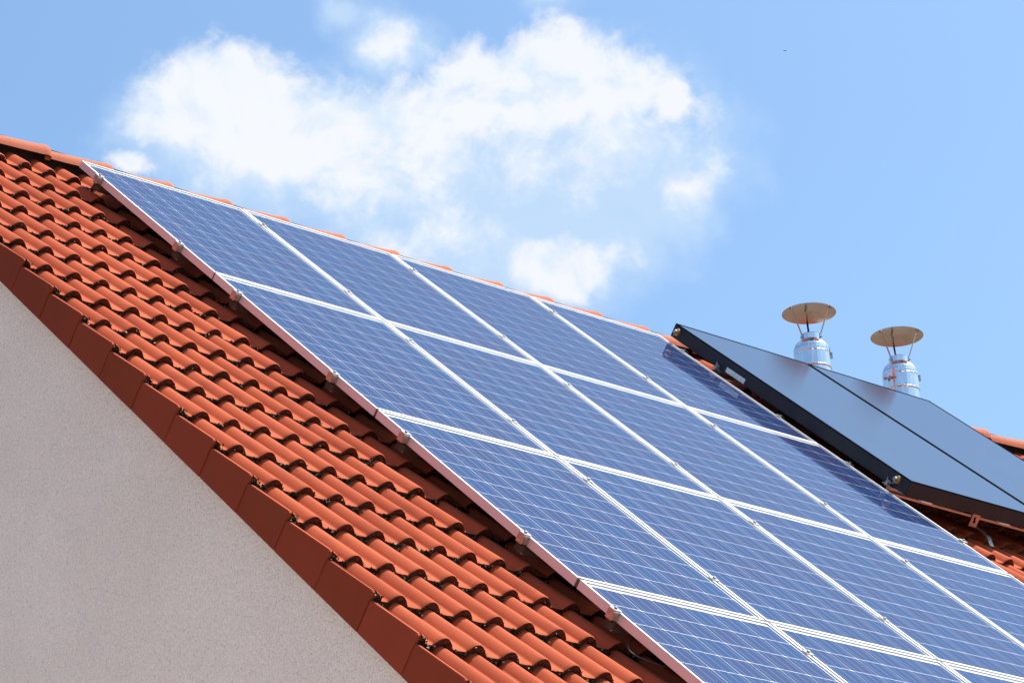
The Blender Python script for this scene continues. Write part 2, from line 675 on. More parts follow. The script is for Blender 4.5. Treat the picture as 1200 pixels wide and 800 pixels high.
# ------------------------------------------------------------------ the house
ROOF_L, ROOF_R = -1.0945, 9.800
PITCH, ROLL, V0 = 0.337, 0.1472, 0.300
NCOL = 37
TW = 2 * ROLL
W_NOSE = -0.133            # height of a tile's valley at its nose
V_APEX = -0.330
Y_AP, Z_AP = L(0, V_APEX, -0.100).y, L(0, V_APEX, -0.100).z

house = thing('house', 'pale rendered house with a red clay tiled roof under the solar panels', 'house', (4.3, Y_AP, 0))
HO = Vector((4.3, Y_AP, 0))

# walls (four rendered faces in one body, gable ends included)
EAVE_V = 7.05
eave = L(0, EAVE_V, -0.19)
half = Y_AP - eave.y - 0.45
WT = Z_AP - 0.19
wl_, wr_ = ROOF_L + 0.035, ROOF_R - 0.035
slope = math.tan(TH)
vv, ff = [], []
zt = WT - slope * half
for x in (wl_, wr_):
    vv += [(x, Y_AP - half, 0), (x, Y_AP + half, 0), (x, Y_AP + half, zt), (x, Y_AP, WT), (x, Y_AP - half, zt)]
ff = [(4, 3, 2, 1, 0), (5, 6, 7, 8, 9), (0, 5, 9, 4), (1, 2, 7, 6)]
vv = [Vector(p) - HO for p in vv]
wall = link('wall', mesh_of('wall', vv, ff, M['stucco']), house)

roof = bpy.data.objects.new('roof', None)
# the roof part carries its own underlay boarding as a mesh
mb = MB()
for sgn in (-1, 1):
    pts = []
    for (vr, wd) in ((V_APEX + 0.02, -0.178), (EAVE_V, -0.178), (EAVE_V, -0.213), (V_APEX + 0.02, -0.213)):
        p = L(0, vr, wd)
        pts.append((p.y, p.z))
    vs2 = []
    for x in (ROOF_L + 0.03, ROOF_R - 0.03):
        for (y, z) in pts:
            yy = y if sgn < 0 else 2 * Y_AP - y
            vs2.append(Vector((x, yy, z)) - HO)
    mb.add(vs2, [(0, 1, 5, 4), (1, 2, 6, 5), (2, 3, 7, 6), (3, 0, 4, 7), (0, 3, 2, 1), (4, 5, 6, 7)])
roof = link('roof', mb.mesh('roof_boarding', [M['deck']]), house)


def roll_height(t):
    """t in 0..1 over one roll pitch: flat pan, then the roll"""
    p0 = 0.40
    if t < p0:
        q = t / p0
        return 0.0016 * (2 * abs(q - 0.45)) ** 2
    q = (t - p0) / (1 - p0)
    return 0.037 * max(0.0, math.sin(PI * q)) ** 0.82


def tile_mesh(name, v_back, v_nose, verge=False, seed=0, mats=None):
    """local frame: x along ridge, y up the slope, z out; origin = nose line, left edge, valley height at nose"""
    rng = random.Random(seed)
    US = [0.004, 0.008, 0.013, 0.018, 0.022, 0.025] if verge else []
    for k in range(2):
        for t in (0, .2, .38, .40, .43, .47, .52, .58, .65, .72, .78, .84, .90, .95, .98, 1.0):
            if k == 1 and t == 0:
                continue
            US.append((k + t) * ROLL)
    US.sort()
    ln = v_nose - v_back
    slope_ = 0.034 / PITCH
    VS = [ln, ln * 0.66, ln * 0.33, 0.020, 0.006, 0.0]
    verts, faces, mi = [], [], []
    nu = len(US)
    for j, y in enumerate(VS):
        drop = -slope_ * y
        lip = -0.0035 if j == len(VS) - 1 else 0.0
        for i, u in enumerate(US):
            t = (u / ROLL) % 1.0
            if abs(t) < 1e-6 or abs(t - 1) < 1e-6:
                t = 0.0
            h = roll_height(t)
            if i == nu - 1:
                h = -0.003
            if verge and u < 0.026:
                h += 0.027 * max(0.0, 1 - (u / 0.026) ** 2) ** 0.6
            jag = (rng.random() - 0.5) * 0.0016 if j >= 3 else 0
            verts.append((u, y + jag, drop + h + lip))
    for j in range(len(VS) - 1):
        for i in range(nu - 1):
            faces.append((j * nu + i, (j + 1) * nu + i, (j + 1) * nu + i + 1, j * nu + i + 1))
            mi.append(0)
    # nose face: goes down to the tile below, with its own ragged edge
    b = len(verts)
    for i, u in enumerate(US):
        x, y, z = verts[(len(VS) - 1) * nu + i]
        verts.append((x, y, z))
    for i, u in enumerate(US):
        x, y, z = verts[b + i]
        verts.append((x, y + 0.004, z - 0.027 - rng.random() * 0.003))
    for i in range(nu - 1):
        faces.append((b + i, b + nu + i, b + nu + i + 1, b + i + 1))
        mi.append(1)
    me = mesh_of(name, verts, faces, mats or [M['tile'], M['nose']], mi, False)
    sm = [m == 0 for m in mi]
    me.polygons.foreach_set('use_smooth', sm)
    return me, verts, faces, mi


tile_variants = [tile_mesh('roof_tile', -0.417, 0.0, seed=s)[0] for s in range(5)]
edge_variants = [tile_mesh('roof_tile_edge', -0.417, 0.0, True, seed=20 + s)[0] for s in range(3)]
short_mesh = tile_mesh('roof_tile_short', -0.275, 0.0, seed=9)[0]
_, tv_, tf_, tm_ = tile_mesh('roof_tile_proto', -0.417, 0.0, seed=3)
_, ts_, tsf_, tsm_ = tile_mesh('roof_tile_proto_short', -0.275, 0.0, seed=4)

ROWS = list(range(-1, 20))
cands = []
for k in ROWS:
    for c in range(NCOL):
        if c <= 4:
            pr = 0
        elif c < 17:
            pr = None                       # beneath the solar panels
        else:
            pr = 1
        if pr is None:
            cands.append((9e9, k, c))
        else:
            vc = V0 + PITCH * k
            uc = ROOF_L + TW * (c + .5)
            if pr == 0:
                d = 0
            else:
                d = 10 + abs(uc - 5.0) * 0.8 + abs(vc - 2.8)
                if k <= 1 and c >= 22:
                    d = 9
            cands.append((d, k, c))
cands.sort()
single = set((k, c) for d, k, c in cands[:298] if d < 1e9)

field_v, field_f, field_m = [], [], []
RI = Matrix.Translation(-HO)
for k in ROWS:
    vn = V0 + PITCH * k
    for c in range(NCOL):
        jv, jw = random.uniform(-.0045, .0045), random.uniform(-.0018, .0018)
        rx, rz = random.uniform(-.004, .004), random.uniform(-.006, .006)
        ry = random.uniform(-.004, .004)
        u0 = ROOF_L + TW * c + random.uniform(-.0008, .0008)
        pos = L(u0, vn + jv, W_NOSE + jw) - HO
        if (k, c) in single:
            me = short_mesh if k == -1 else random.choice(edge_variants if c == 0 else tile_variants)
            o = link('verge_tile' if False else 'roof_tile', me, roof)
            o.location = pos
            o.rotation_euler = (TH + rx, ry, rz)
        else:
            mat = Matrix.Translation(pos) @ Matrix.Rotation(TH + rx, 4, 'X')
            n0 = len(field_v)
            src, sf, sm_ = (ts_, tsf_, tsm_) if k == -1 else (tv_, tf_, tm_)
            field_v += [mat @ Vector(p) for p in src]
            field_f += [tuple(i + n0 for i in f) for f in sf]
            field_m += sm_
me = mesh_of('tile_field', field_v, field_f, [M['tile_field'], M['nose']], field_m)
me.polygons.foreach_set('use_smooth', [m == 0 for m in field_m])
tf = link('tile_field', me, roof)
tf['kind'] = 'stuff'

# back slope: one corrugated stepped sheet of the same tiles
bv, bf = [], []
for k in range(-1, 20):
    vn = V0 + PITCH * k
    n0 = len(bv)
    xs = [ROOF_L + ROLL * (i / 6.0) for i in range(int((ROOF_R - ROOF_L) / ROLL) * 6 + 1)]
    for (dv, dw) in ((-0.34, -0.028), (0.0, 0.0), (0.002, -0.022)):
        for i, x in enumerate(xs):
            p = L(x, max(vn + dv, V_APEX + 0.03), W_NOSE + dw + roll_height((i % 6) / 6.0))
            bv.append(Vector((x, 2 * Y_AP - p.y, p.z)) - HO)
    nx = len(xs)
    for j in range(2):
        for i in range(nx - 1):
            bf.append((n0 + j * nx + i, n0 + j * nx + i + 1, n0 + (j + 1) * nx + i + 1, n0 + (j + 1) * nx + i))
rb = link('rear_tile_field', mesh_of('rear_tile_field', bv, bf, M['tile_field']), roof)
rb['kind'] = 'stuff'

# verge tiles: the vertical clay flanges that close the gable edge
def verge_mesh(seed):
    rng = random.Random(seed)
    ln = PITCH + 0.008
    top = 0.0
    s_ = 0.034 / PITCH
    # local frame as for the tiles, origin on the nose line; the plate hangs down to a straight lower line
    x0, x1 = -0.016, 0.0
    bot = -0.135
    y0, y1 = 0.003, PITCH - 0.003
    vs_ = []
    for x in (x0, x1):
        rib = 0.0265
        vs_ += [(x, y0, bot), (x, y1, bot), (x, y1, top - s_ * y1 + rib), (x, y0 + 0.012, top - s_ * 0.012 + rib), (x, y0, top - 0.006 + rib)]
    fs = [(0, 1, 2, 3, 4), (9, 8, 7, 6, 5), (0, 5, 6, 1), (1, 6, 7, 2), (2, 7, 8, 3), (3, 8, 9, 4), (4, 9, 5, 0)]
    me = mesh_of('verge_tile', vs_, fs, [M['verge'], M['tile']], [0, 0, 0, 0, 1, 1, 0])
    bevel_mesh(me, 0.0022, 2)
    return me


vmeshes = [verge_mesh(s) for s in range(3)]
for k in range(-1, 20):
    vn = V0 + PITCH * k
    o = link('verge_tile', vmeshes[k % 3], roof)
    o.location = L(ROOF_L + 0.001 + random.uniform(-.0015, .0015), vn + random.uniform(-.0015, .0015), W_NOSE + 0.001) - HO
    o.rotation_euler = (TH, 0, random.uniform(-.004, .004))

# ridge tiles
def ridge_mesh():
    RL = 0.379
    # stations along the tile: (x, scale, lift)
    st = [(-0.410, 0.84, -0.010), (-0.30, 0.875, -0.008), (-0.15, 0.93, -0.004), (-0.05, 0.965, -0.001), (-0.035, 0.99, 0.001),
          (-0.018, 1.0, 0.001), (-0.006, 0.985, -0.001), (0.0, 0.95, -0.004), (0.0, 0.80, -0.016), (-0.03, 0.79, -0.017)]
    NA = 15
    vs_, fs = [], []
    hw, H, base = 0.112, 0.093, -0.052
    for (x, s_, lift) in st:
        for i in range(NA):
            a = PI * i / (NA - 1)
            cy = -math.copysign(abs(math.cos(a)) ** 0.85, math.cos(a)) * hw * s_
            cz = (math.sin(a) ** 0.9) * H * s_ + base + lift
            vs_.append((x, cy, cz))
    for j in range(len(st) - 1):
        for i in range(NA - 1):
            fs.append((j * NA + i, (j + 1) * NA + i, (j + 1) * NA + i + 1, j * NA + i + 1))
    me = mesh_of('ridge_tile', vs_, fs, M['ridge'], smooth=True)
    sharp_by_angle(me, 50)
    return me


mb = MB()
mb.add([Vector((x, Y_AP + y, Z_AP + z)) - HO for x in (ROOF_L + 0.02, ROOF_R - 0.02) for (y, z) in ((-0.040, -0.13), (0.040, -0.13), (0.040, -0.01), (0.02, 0.035), (-0.02, 0.035), (-0.040, -0.01))],
       [(5, 4, 3, 2, 1, 0), (6, 7, 8, 9, 10, 11)] + [(i, (i + 1) % 6, (i + 1) % 6 + 6, i + 6) for i in range(6)])
mb.build('ridge_vent_strip', [M['deck']], roof)
rm = ridge_mesh()
for i in range(-2, 27):
    ue = -0.045 + 0.383 * i
    if ue < ROOF_L + 0.1 or ue > ROOF_R + 0.25:
        continue
    o = link('ridge_tile', rm, roof)
    o.location = Vector((ue, Y_AP, Z_AP)) - HO
    o.rotation_euler = (random.uniform(-.01, .01), random.uniform(-.004, .004), random.uniform(-.006, .006))
# closing piece over the gable
o = link('ridge_tile', rm, roof)
o.location = Vector((-0.045 - 0.383 * 2, Y_AP, Z_AP)) - HO

# moss and grit packed under the tile noses
def octa(mb_, p, r, rng, mi):
    vs_ = []
    for d in ((1, 0, 0), (-1, 0, 0), (0, 1, 0), (0, -1, 0), (0, 0, 1), (0, 0, -1)):
        vs_.append(p + Vector(d) * r * rng.uniform(0.5, 1.4) + Vector([rng.uniform(-.3, .3) * r for _ in range(3)]))
    mb_.add(vs_, [(0, 2, 4), (2, 1, 4), (1, 3, 4), (3, 0, 4), (2, 0, 5), (1, 2, 5), (3, 1, 5), (0, 3, 5)], mi)


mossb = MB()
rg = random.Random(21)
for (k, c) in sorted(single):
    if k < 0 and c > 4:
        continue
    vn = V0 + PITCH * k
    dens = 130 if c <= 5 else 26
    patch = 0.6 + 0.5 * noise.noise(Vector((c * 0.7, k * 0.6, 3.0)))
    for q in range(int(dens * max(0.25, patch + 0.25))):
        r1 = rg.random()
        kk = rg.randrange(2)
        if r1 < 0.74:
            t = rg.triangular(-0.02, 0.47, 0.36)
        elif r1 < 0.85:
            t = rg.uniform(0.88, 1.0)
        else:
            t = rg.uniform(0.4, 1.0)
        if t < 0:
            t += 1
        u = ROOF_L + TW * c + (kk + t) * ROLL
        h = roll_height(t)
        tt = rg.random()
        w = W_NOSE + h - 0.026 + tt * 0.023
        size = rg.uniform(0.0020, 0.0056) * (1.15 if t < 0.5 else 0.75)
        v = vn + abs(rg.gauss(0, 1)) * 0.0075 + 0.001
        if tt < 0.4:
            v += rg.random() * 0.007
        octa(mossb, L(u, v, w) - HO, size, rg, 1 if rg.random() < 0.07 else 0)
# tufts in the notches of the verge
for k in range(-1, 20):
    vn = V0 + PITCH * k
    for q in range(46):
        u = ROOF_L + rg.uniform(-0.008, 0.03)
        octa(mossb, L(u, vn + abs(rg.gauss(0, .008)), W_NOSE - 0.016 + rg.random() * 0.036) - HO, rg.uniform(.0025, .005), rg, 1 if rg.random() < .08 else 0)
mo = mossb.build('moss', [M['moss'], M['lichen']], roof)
mo['kind'] = 'stuff'

# gutter at the eaves
gm = MB()
for sgn in (-1, 1):
    g = L(0, EAVE_V + 0.10, -0.16)
    y = g.y if sgn < 0 else 2 * Y_AP - g.y
    prof = [(0.075 * math.cos(a), 0.075 * math.sin(a)) for a in [PI + PI * i / 10 for i in range(11)]]
    n0 = len(gm.v)
    for x in (ROOF_L, ROOF_R):
        for (py, pz) in prof:
            gm.v.append(Vector((x, y + py, g.z + pz)) - HO)
        for (py, pz) in reversed(prof):
            gm.v.append(Vector((x, y + py * .96, g.z + pz * .96)) - HO)
    for i in range(22):
        j = (i + 1) % 22
        gm.f.append((n0 + i, n0 + j, n0 + 22 + j, n0 + 22 + i))
        gm.m.append(0)
gm.build('gutter', [M['bolt']], house)

# ------------------------------------------------------------------ solar panels
PW, PH, GAPX = 0.99, 1.656, 0.018
COLX = [0.008 + (PW + GAPX) * i for i in range(4)]
ROWV = [0.004, 1.674, 3.348, 5.026]
FD = 0.036

mb = MB()   # frame: profile with a lip over the glass; local x right, y up the slope (0 at the panel's top edge, negative down)
LIP, TH_ = 0.011, 0.0018
# four mitred bars made from a swept profile
prof = [(0, -FD), (0, 0.0016), (LIP, 0.0016), (LIP, -0.0004), (TH_, -0.0004), (TH_, -FD + 0.002), (0.022, -FD + 0.002), (0.022, -FD)]
cor = [((0, 0), (1, -1)), ((PW, 0), (-1, -1)), ((PW, -PH), (-1, 1)), ((0, -PH), (1, 1))]
n = len(prof)
for (cx, cy), (dx, dy) in cor:
    for (a, z) in prof:
        mb.v.append(Vector((cx + dx * a, cy + dy * a, z)))
for i in range(4):
    j = (i + 1) % 4
    for k in range(n):
        k2 = (k + 1) % n
        mb.f.append((i * n + k, j * n + k, j * n + k2, i * n + k2))
        mb.m.append(0)
frame_me = mb.mesh('panel_frame', [M['frame']])
mb = MB()
mb.box(0.002, -PH + 0.002, -0.0075, PW - 0.002, -0.002, -0.0050)
mb.m[0] = 1
sheet_me = mb.mesh('backsheet', [M['backsheet'], M['back']])
mb = MB()
mb.add([(0.003, -0.003, -0.0006), (0.003, -PH + 0.003, -0.0006), (PW - 0.003, -PH + 0.003, -0.0006), (PW - 0.003, -0.003, -0.0006)], [(0, 1, 2, 3)])
glass_me = mb.mesh('front_glass', [M['pv_glass']])
CS, CG, CH, CV = 0.1530, 0.0053, 0.1522, 0.0072
MX = (PW - 6 * CS - 5 * CG) / 2
MY = (PH - 10 * CH - 9 * CV) / 2
mb = MB()
ch = 0.0015
h_, k_ = CS / 2, CH / 2
pts = [(-h_ + ch, -k_), (h_ - ch, -k_), (h_, -k_ + ch), (h_, k_ - ch), (h_ - ch, k_), (-h_ + ch, k_), (-h_, k_ - ch), (-h_, -k_ + ch)]
mb.add([(x, y, 0.0009) for x, y in pts] + [(x, y, 0) for x, y in pts],
       [tuple(range(8))] + [(i, i + 8, (i + 1) % 8 + 8, (i + 1) % 8) for i in range(8)])
cell_me = mb.mesh('solar_cell', [M['cell']])
mb = MB()
for c in range(6):
    for q in (-1, 0, 1):
        x = MX + c * (CS + CG) + CS / 2 + q * 0.052
        mb.box(x - 0.0009, -PH + MY - 0.004, -0.0041, x + 0.0009, -MY + 0.004, -0.0036)
bus_me = mb.mesh('busbar', [M['busbar']])

rown = ['top row', 'second row down', 'third row down', 'bottom row']
coln = ['leftmost', 'second from the left', 'third from the left', 'rightmost']
special = {
    (0, 0): 'blue solar panel in the top left corner of the array, under the ridge',
    (0, 3): 'blue solar panel in the top right corner, partly mirroring the black collector',
    (1, 3): 'blue solar panel with a dark reflected strip, second row down at the right edge',
    (3, 0): 'blue solar panel in the bottom row beside the bare tiles, leftmost',
}
for r in range(4):
    for c in range(4):
        if (r, c) == (3, 3):
            continue
        lab = special.get((r, c), 'blue solar panel in the %s of the array, %s' % (rown[r], coln[c]))
        dv = [0.004, -0.003, -0.004, 0.004][c] * 1.0
        p = thing('solar_panel', lab, 'solar panel', L(COLX[c], ROWV[r] + dv, 0), (TH, 0, 0), 'solar panels on the tiled roof')
        p.rotation_euler = (TH + random.uniform(-.0004, .0004), random.uniform(-.0004, .0004), 0)
        link('frame', frame_me, p)
        link('backsheet', sheet_me, p)
        link('front_glass', glass_me, p)
        bb = link('busbar', bus_me, p)
        bb['kind'] = 'stuff'
        for i in range(6):
            for j in range(10):
                o = link('solar_cell', cell_me, p)
                o.location = (MX + i * (CS + CG) + CS / 2, -(MY + j * (CH + CV) + CH / 2), -0.0049)

# ------------------------------------------------------------------ rails and clamps of the array
RAILV = []
for r in range(4):
    RAILV += [ROWV[r] + 0.272, ROWV[r] + 1.276]
mf = thing('mounting_frame', 'aluminium rails with clamps holding the blue solar panels above the tiles', 'mounting frame', L(0, 0, -0.076), (TH, 0, 0))


def lp(u, v, w, base):
    return Vector((u - base[0], -(v - base[1]), w - base[2]))


AR = COLX[3] + PW
mb = MB()
mb.box(0.006, -0.02, 0.0, AR + 0.012, 0.02, 0.036)
mb.box(0.006, -0.012, 0.036, AR + 0.012, -0.006, 0.0385)
mb.box(0.006, 0.006, 0.036, AR + 0.012, 0.012, 0.0385)
rail_me = mb.mesh('rail', [M['rail']])
# ribbed end plug
mb = MB()
for i in range(5):
    mb.box(-0.012, -0.019 + i * 0.0085, 0.004, 0.006, -0.0155 + i * 0.0085, 0.034)
plug_me = mb.mesh('end_plug', [M['dark_filler']])
mb = MB()   # end clamp: block over the frame edge with bolt head
mb.box(-0.030, -0.020, -0.037, -0.0015, 0.020, 0.004)
mb.box(-0.030, -0.020, 0.004, 0.009, 0.020, 0.0075)
mb.box(-0.031, -0.026, -0.034, -0.002, -0.020, 0.002)
mb.tube([(-0.012, 0, 0.0075), (-0.012, 0, 0.0155)], 0.0075, 6)
endc_me = mb.mesh('end_clamp', [M['bolt']])
bevel_mesh(endc_me, 0.0015)
mb = MB()   # mid clamp
mb.box(-0.019, -0.018, 0.002, 0.019, 0.018, 0.0048)
mb.box(-0.0075, -0.021, -0.03, 0.0075, 0.021, 0.002)
mb.tube([(0, 0, 0.0048), (0, 0, 0.013)], 0.008, 6)
midc_me = mb.mesh('mid_clamp', [M['bolt']])
for v in RAILV:
    o = link('rail', rail_me, mf)
    o.location = lp(0, v, -0.076, (0, 0, -0.076))
    pl = link('end_plug', plug_me, o)
    for i, u in enumerate([COLX[0], COLX[1] - GAPX / 2, COLX[2] - GAPX / 2, COLX[3] - GAPX / 2, AR]):
        o = link('end_clamp' if i in (0, 4) else 'mid_clamp', endc_me if i in (0, 4) else midc_me, mf)
        o.location = lp(u, v, 0, (0, 0, -0.076))
        if i == 4:
            o.rotation_euler = (0, 0, PI)

for r in range(3):
    gap_v = (ROWV[r] + PH + ROWV[r + 1]) / 2
    m_ = MB()
    x, y, z = lp(COLX[0], gap_v, 0, (0, 0, -0.076))
    hw_ = (ROWV[r + 1] - ROWV[r] - PH) / 2 - 0.0015
    m_.box(x + 0.003, y - hw_, z - 0.034, x + 0.030, y + hw_, z - 0.002)  # added dark block, covers the sunlit bar inside the row gap
    m_.build('dark_filler', [M['dark_filler']], mf)

# loose cable loop under the array
cb = thing('cable', 'thin dark cable looping down below the lower left solar panel', 'cable', L(0.10, 5.5, -0.09), (TH, 0, 0))
mb = MB()
pts = []
for i in range(17):
    a = PI * i / 16
    pts.append((0.03 - 0.16 * math.sin(a), 0.16 - 0.34 * (i / 16) , 0.045 - 0.03 * math.sin(a)))
mb.tube(pts, 0.0035, 6)
mb.build('cable_run', [M['cable']], cb, True)

# ------------------------------------------------------------------ flat-plate collectors
CT, CB = 0.055, 2.392
WTOP, CTH = 0.107, 0.083


def collector(u0, u1, label, first):
    t = thing('thermal_collector', label, 'collector', L(u0, CT, WTOP - CTH), (TH, 0, 0), 'black thermal collectors')
    wd, ln = u1 - u0, CB - CT
    m_ = MB()
    m_.box(0, -ln, 0, wd, 0, CTH - 0.004)
    cas = m_.mesh('casing', [M['black']])
    bevel_mesh(cas, 0.003, 2)
    casing = link('casing', cas, t)
    m_ = MB()
    e = 0.014
    m_.box(0.001, -ln + 0.001, CTH - 0.004, wd - 0.001, -ln + e, CTH + 0.001)
    m_.box(0.001, -e, CTH - 0.004, wd - 0.001, -0.001, CTH + 0.001)
    m_.box(0.001, -ln + e, CTH - 0.004, e, -e, CTH + 0.001)
    m_.box(wd - e, -ln + e, CTH - 0.004, wd - 0.001, -e, CTH + 0.001)
    m_.build('edge_trim', [M['seal']], t)
    m_ = MB()
    m_.box(e, -ln + e, CTH - 0.003, wd - e, -e, CTH - 0.0008)
    m_.build('glass_cover', [M['absorber']], t)
    if first:
        for (v, w) in ((0.115, 0.069), (2.300, 0.074)):
            y, z = -(v - CT), w - (WTOP - CTH)
            m_ = MB()
            m_.tube([(0, y, z), (-0.012, y, z)], 0.022, 16)
            m_.tube([(-0.012, y, z), (-0.020, y, z)], 0.018, 6)
            sock = m_.build('pipe_socket', [M['brass']], t)
            m_ = MB()
            m_.tube([(-0.020, y, z), (-0.034, y, z)], [0.013, 0.012], 12)
            m_.tube([(-0.026, y - 0.004, z), (-0.026, y + 0.004, z - 0.03)], 0.002, 5)
            m_.build('plug', [M['bolt']], sock)
        m_ = MB()
        m_.box(-0.0012, -(0.838 - CT), 0.031 - (WTOP - CTH), 0.0, -(0.647 - CT), 0.061 - (WTOP - CTH))
        s = m_.build('sticker', [M['paper']], t)
        s['label'] = 'pale grey printed type label on the dark side of the collector'
    return t


collector(4.070, 5.167, 'black framed thermal collector nearest the solar panels, pale sticker on its side', True)
collector(5.180, 6.275, 'black framed thermal collector farther right, in front of the second flue', False)

cf = thing('collector_stand', 'aluminium rails on roof hooks carrying the two black thermal collectors', 'collector stand', L(3.8, 2.5, 0.0), (TH, 0, 0))
B0 = (3.8, 2.5, 0.0)


def rail_part(v, u0, u1):
    m_ = MB()
    a = lp(u0, v, -0.018, B0)
    L_ = u1 - u0
    x, y, z = a
    # C-shaped slotted rail, open to the front
    m_.box(x, y - 0.022, z, x + L_, y + 0.022, z + 0.003)
    m_.box(x, y - 0.022, z + 0.037, x + L_, y + 0.022, z + 0.040)
    m_.box(x, y + 0.019, z + 0.003, x + L_, y + 0.022, z + 0.037)
    m_.box(x, y - 0.022, z + 0.003, x + L_, y - 0.019, z + 0.012)
    m_.box(x, y - 0.022, z + 0.028, x + L_, y - 0.019, z + 0.037)
    return m_.build('rail', [M['rail']], cf)


rail_part(0.60, 4.05, 6.33)
rail_part(2.280, 4.05, 6.33)
# U-shaped carrier plate and roof hooks
for (v, us) in ((2.305, (4.73, 5.95)), (0.625, (4.45, 5.95))):
    for u in us:
        m_ = MB()
        a = lp(u, v, -0.040, B0)
        x, y, z = a
        m_.box(x - 0.030, y - 0.004, z - 0.028, x - 0.010, y, z + 0.048)
        m_.box(x + 0.010, y - 0.004, z - 0.028, x + 0.030, y, z + 0.048)
        m_.box(x - 0.010, y - 0.004, z - 0.028, x + 0.010, y, z - 0.006)
        m_.box(x - 0.010, y - 0.004, z + 0.030, x + 0.010, y, z + 0.048)
        m_.tube([(x, y - 0.004, z + 0.022), (x, y - 0.013, z + 0.022)], 0.009, 6)
        m_.build('carrier_plate', [M['rail']], cf)
        m_ = MB()
        hp = [(x + 0.03, y + 0.01, z - 0.02), (x + 0.06, y - 0.02, z - 0.028), (x + 0.075, y - 0.075, z - 0.040), (x + 0.08, y - 0.125, z - 0.075),
              (x + 0.08, y - 0.10, z - 0.098), (x + 0.08, y + 0.15, z - 0.105)]
        m_.strap(hp, (1, 0, 0), 0.032, 0.006)
        m_.build('roof_hook', [M['bolt']], cf)
# side clamps gripping the first collector
for v in (0.571, 2.243):
    m_ = MB()
    x, y, z = lp(4.070, v, 0.024, B0)
    m_.box(x - 0.030, y - 0.018, z - 0.006, x - 0.002, y + 0.018, z)
    m_.box(x - 0.006, y - 0.018, z, x - 0.002, y + 0.018, z + 0.022)
    m_.tube([(x - 0.018, y, z - 0.012), (x - 0.018, y, z + 0.020)], 0.0045, 8)
    m_.tube([(x - 0.018, y, z), (x - 0.018, y, z + 0.008)], 0.010, 6)
    m_.tube([(x - 0.018, y, z + 0.012), (x - 0.005, y + 0.02, z + 0.032)], 0.002, 5)
    m_.build('side_clamp', [M['bolt']], cf)
for u in (4.235, 4.86, 5.62):
    m_ = MB()
    x, y, z = lp(u, CB + 0.004, 0.018, B0)
    m_.box(x - 0.042, y - 0.006, z - 0.002, x + 0.042, y + 0.02, z + 0.003)
    m_.build('foot_clip', [M['alu']], cf)

# ------------------------------------------------------------------ flues
view_az = math.atan2(-CF.y, -CF.x)      # direction from a flue towards the viewer's side


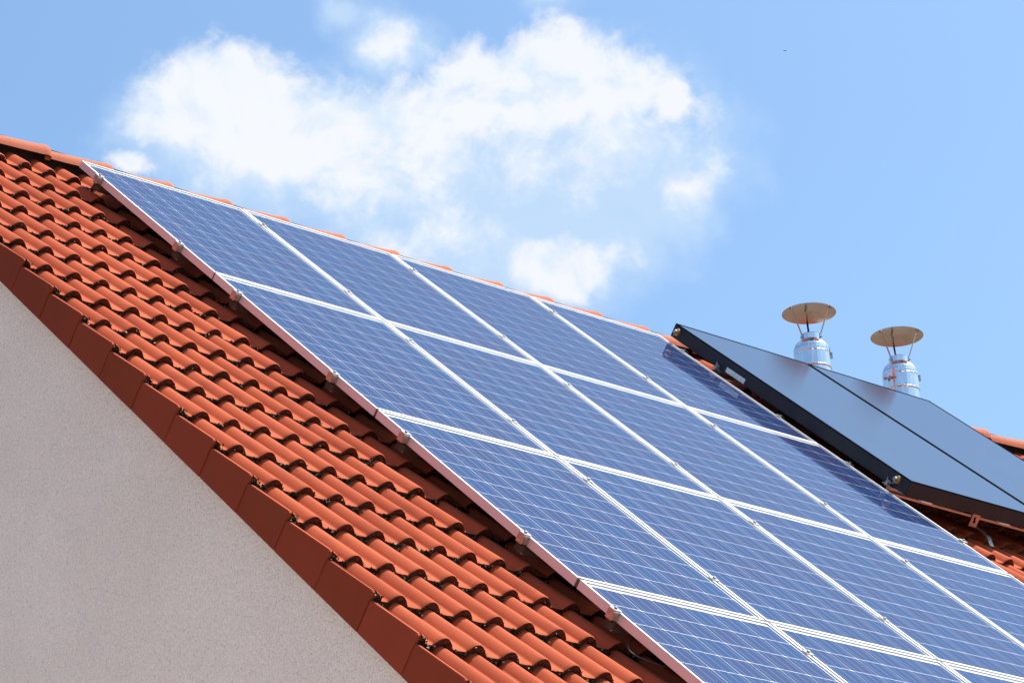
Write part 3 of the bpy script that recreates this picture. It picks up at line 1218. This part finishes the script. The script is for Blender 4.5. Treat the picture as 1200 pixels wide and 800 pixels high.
def flue(x, y, zcap, label, clampband, yaw=0.0):
    """zcap: height of the rain cap's rim above Z0"""
    zb = Z_AP - slope * abs(y - Y_AP) - 0.25
    t = thing('flue', label, 'flue', (x, y, zb), (0, 0, view_az + yaw), 'steel flues behind the collectors')
    zc = Z0 + zcap - zb
    rn, rb_ = 0.070, 0.121
    m_ = MB()
    m_.lathe([(rb_ * .985, 0), (rb_ * .985, zc - 0.412), (rb_ * 1.0, zc - 0.408), (rb_, zc - 0.301 - 0.003), (rb_ + 0.0022, zc - 0.300), (rb_ + 0.0022, zc - 0.297), (rb_, zc - 0.294),
              (rb_, zc - 0.272), (rb_ - 0.002, zc - 0.267)], 72)
    me_ = m_.mesh('flue_body', [M['steel']], True)
    sharp_by_angle(me_, 7)
    body = link('pipe', me_, t)
    m_ = MB()
    m_.lathe([(rb_ - 0.001, zc - 0.268), (rb_ - 0.002, zc - 0.258), (rb_ - 0.008, zc - 0.240), (rb_ - 0.018, zc - 0.224), (rb_ - 0.031, zc - 0.212), (rn + 0.003, zc - 0.203), (rn + 0.001, zc - 0.200)], 72)
    me_ = m_.mesh('flue_cone', [M['steel']], True)
    sharp_by_angle(me_, 7)
    link('cone', me_, t)
    m_ = MB()
    m_.lathe([(rn, zc - 0.205), (rn, zc - 0.162), (rn - 0.002, zc - 0.159), (rn - 0.006, zc - 0.160), (rn - 0.006, zc - 0.26)], 64)
    me_ = m_.mesh('flue_neck', [M['steel']], True)
    sharp_by_angle(me_, 7)
    link('neck', me_, t)
    # seam ring round the lower pipe
    m_ = MB()
    zr = zc - 0.402
    m_.lathe([(rb_ - .001, zr - 0.006), (rb_ + 0.004, zr - 0.004), (rb_ + 0.004, zr + 0.004), (rb_ - .001, zr + 0.006)], 72)
    m_.build('seam_ring', [M['steel']], t, True)
    # rain cap: very shallow cone with folded rim
    R_ = 0.1795
    m_ = MB()
    m_.lathe([(0.0001, zc + 0.020), (R_ * 0.5, zc + 0.013), (R_ - 0.004, zc + 0.003), (R_, zc + 0.001), (R_, zc - 0.002), (R_ - 0.003, zc - 0.0015),
              (R_ * 0.5, zc + 0.0105), (0.0001, zc + 0.0175)], 96)
    me_ = m_.mesh('rain_cap', [M['cap_steel']], True)
    sharp_by_angle(me_, 7)
    link('rain_cap', me_, t)
    for a in (math.radians(56), math.radians(-56), PI):
        ca, sa = math.cos(a), math.sin(a)
        m_ = MB()
        p0 = (ca * (rn + 0.004), sa * (rn + 0.004), zc - 0.205)
        p1 = (ca * (rn + 0.004), sa * (rn + 0.004), zc - 0.168)
        p2 = (ca * R_ * 0.80, sa * R_ * 0.80, zc - 0.001)
        p3 = (ca * R_ * 0.93, sa * R_ * 0.93, zc - 0.001)
        m_.strap([p0, p1, p2, p3], (-sa, ca, 0), 0.013, 0.0022)
        s_ = m_.build('strut', [M['cap_steel']], t)
        m_ = MB()
        q = Vector((ca * (rn + 0.006), sa * (rn + 0.006), zc - 0.187))
        m_.tube([q, q + Vector((ca, sa, 0)) * 0.008], 0.005, 6)
        q2 = Vector((ca * R_ * 0.87, sa * R_ * 0.87, zc - 0.002))
        m_.tube([q2, q2 - Vector((0, 0, 0.007))], 0.005, 6)
        m_.build('rivet', [M['bolt']], s_)
    if clampband:
        m_ = MB()
        zz = zc - 0.335
        aa = math.radians(38)
        p = Vector((math.cos(-aa) * rb_, math.sin(-aa) * rb_, zz))
        tdir = Vector((math.sin(aa), math.cos(aa), 0))
        rad = Vector((math.cos(-aa), math.sin(-aa), 0))
        m_.tube([p + rad * 0.010 - tdir * 0.055, p + rad * 0.010 + tdir * 0.03], 0.0045, 8)
        m_.tube([p + rad * 0.010 - tdir * 0.055, p + rad * 0.010 - tdir * 0.040], 0.011, 6)
        m_.tube([p + rad * 0.010 - tdir * 0.015, p + rad * 0.010 - tdir * 0.003], 0.009, 6)
        m_.build('clamp_bolt', [M['bolt']], t)
    # locking-band latch on the far side
    m_ = MB()
    a = math.radians(80)
    p = Vector((math.cos(a) * (rb_ + 0.006), math.sin(a) * (rb_ + 0.006), zc - 0.315))
    m_.box(p.x - 0.006, p.y - 0.004, p.z - 0.020, p.x + 0.006, p.y + 0.006, p.z + 0.022)
    m_.build('latch', [M['bolt']], t)
    # lead-coloured storm collar at the roof
    m_ = MB()
    m_.lathe([(rb_ - 0.002, 0.40), (rb_ + 0.03, 0.36), (rb_ + 0.10, 0.20), (rb_ + 0.10, 0.02)], 48)
    m_.build('storm_collar', [M['bolt']], t, True)
    return t


flue(5.863, 0.5, 0.769, 'shiny steel flue with round rain cap, nearer the middle of the picture', False)
flue(6.703, 0.5, 0.807, 'shiny steel flue with round rain cap and clamp bolt, farther right', True, 0.05)

# ------------------------------------------------------------------ bird
def place_on_ray(px, py, dist):
    d = (CF * 3388.35 + CR * (px - 600) - CU * (py - 400)).normalized()
    return cam.matrix_world.translation + d * dist


bpz = place_on_ray(920, 60, 90.0)
bird = thing('bird', 'tiny dark bird flying alone in the clear sky at the upper right', 'bird', bpz, (0, 0, 0.6))
bird.scale = (0.62, 0.62, 0.62)
m_ = MB()
m_.tube([(-.075, 0, 0), (-.05, 0, 0.004), (0, 0, 0), (.045, 0, .006), (.06, 0, .008), (.075, 0, .004)], [.004, .014, .022, .013, .012, .002], 10)
m_.build('body', [M['bird']], bird, True)
for sg in (-1, 1):
    m_ = MB()
    w_ = [(0.02, 0.0, 0.008), (0.012, sg * 0.05, 0.028), (-0.01, sg * 0.11, 0.02), (-0.04, sg * 0.10, 0.014), (-0.03, sg * 0.05, 0.020), (-0.03, 0, 0.006)]
    m_.add([Vector(p) for p in w_] + [Vector(p) - Vector((0, 0, .003)) for p in w_],
           [(0, 1, 4, 5), (1, 2, 3, 4), (6, 11, 10, 7), (7, 10, 9, 8)] + [(i, i + 6, (i + 1) % 6 + 6, (i + 1) % 6) for i in range(6)])
    m_.build('wing', [M['bird']], bird)

# ------------------------------------------------------------------ ground
me = mesh_of('ground', [(-3000, -3000, 0), (3000, -3000, 0), (3000, 3000, 0), (-3000, 3000, 0)], [(0, 1, 2, 3)], M['grass'])
g = link('ground', me)
g['kind'] = 'structure'
me = mesh_of('bounce_yard', [(-9, -14, 0.004), (14, -14, 0.004), (14, 12, 0.004), (-9, 12, 0.004)], [(0, 1, 2, 3)], M['bounce_yard'])  # unseen pale ground, added to bounce light onto the gable wall
g = link('bounce_yard', me)
g['kind'] = 'structure'
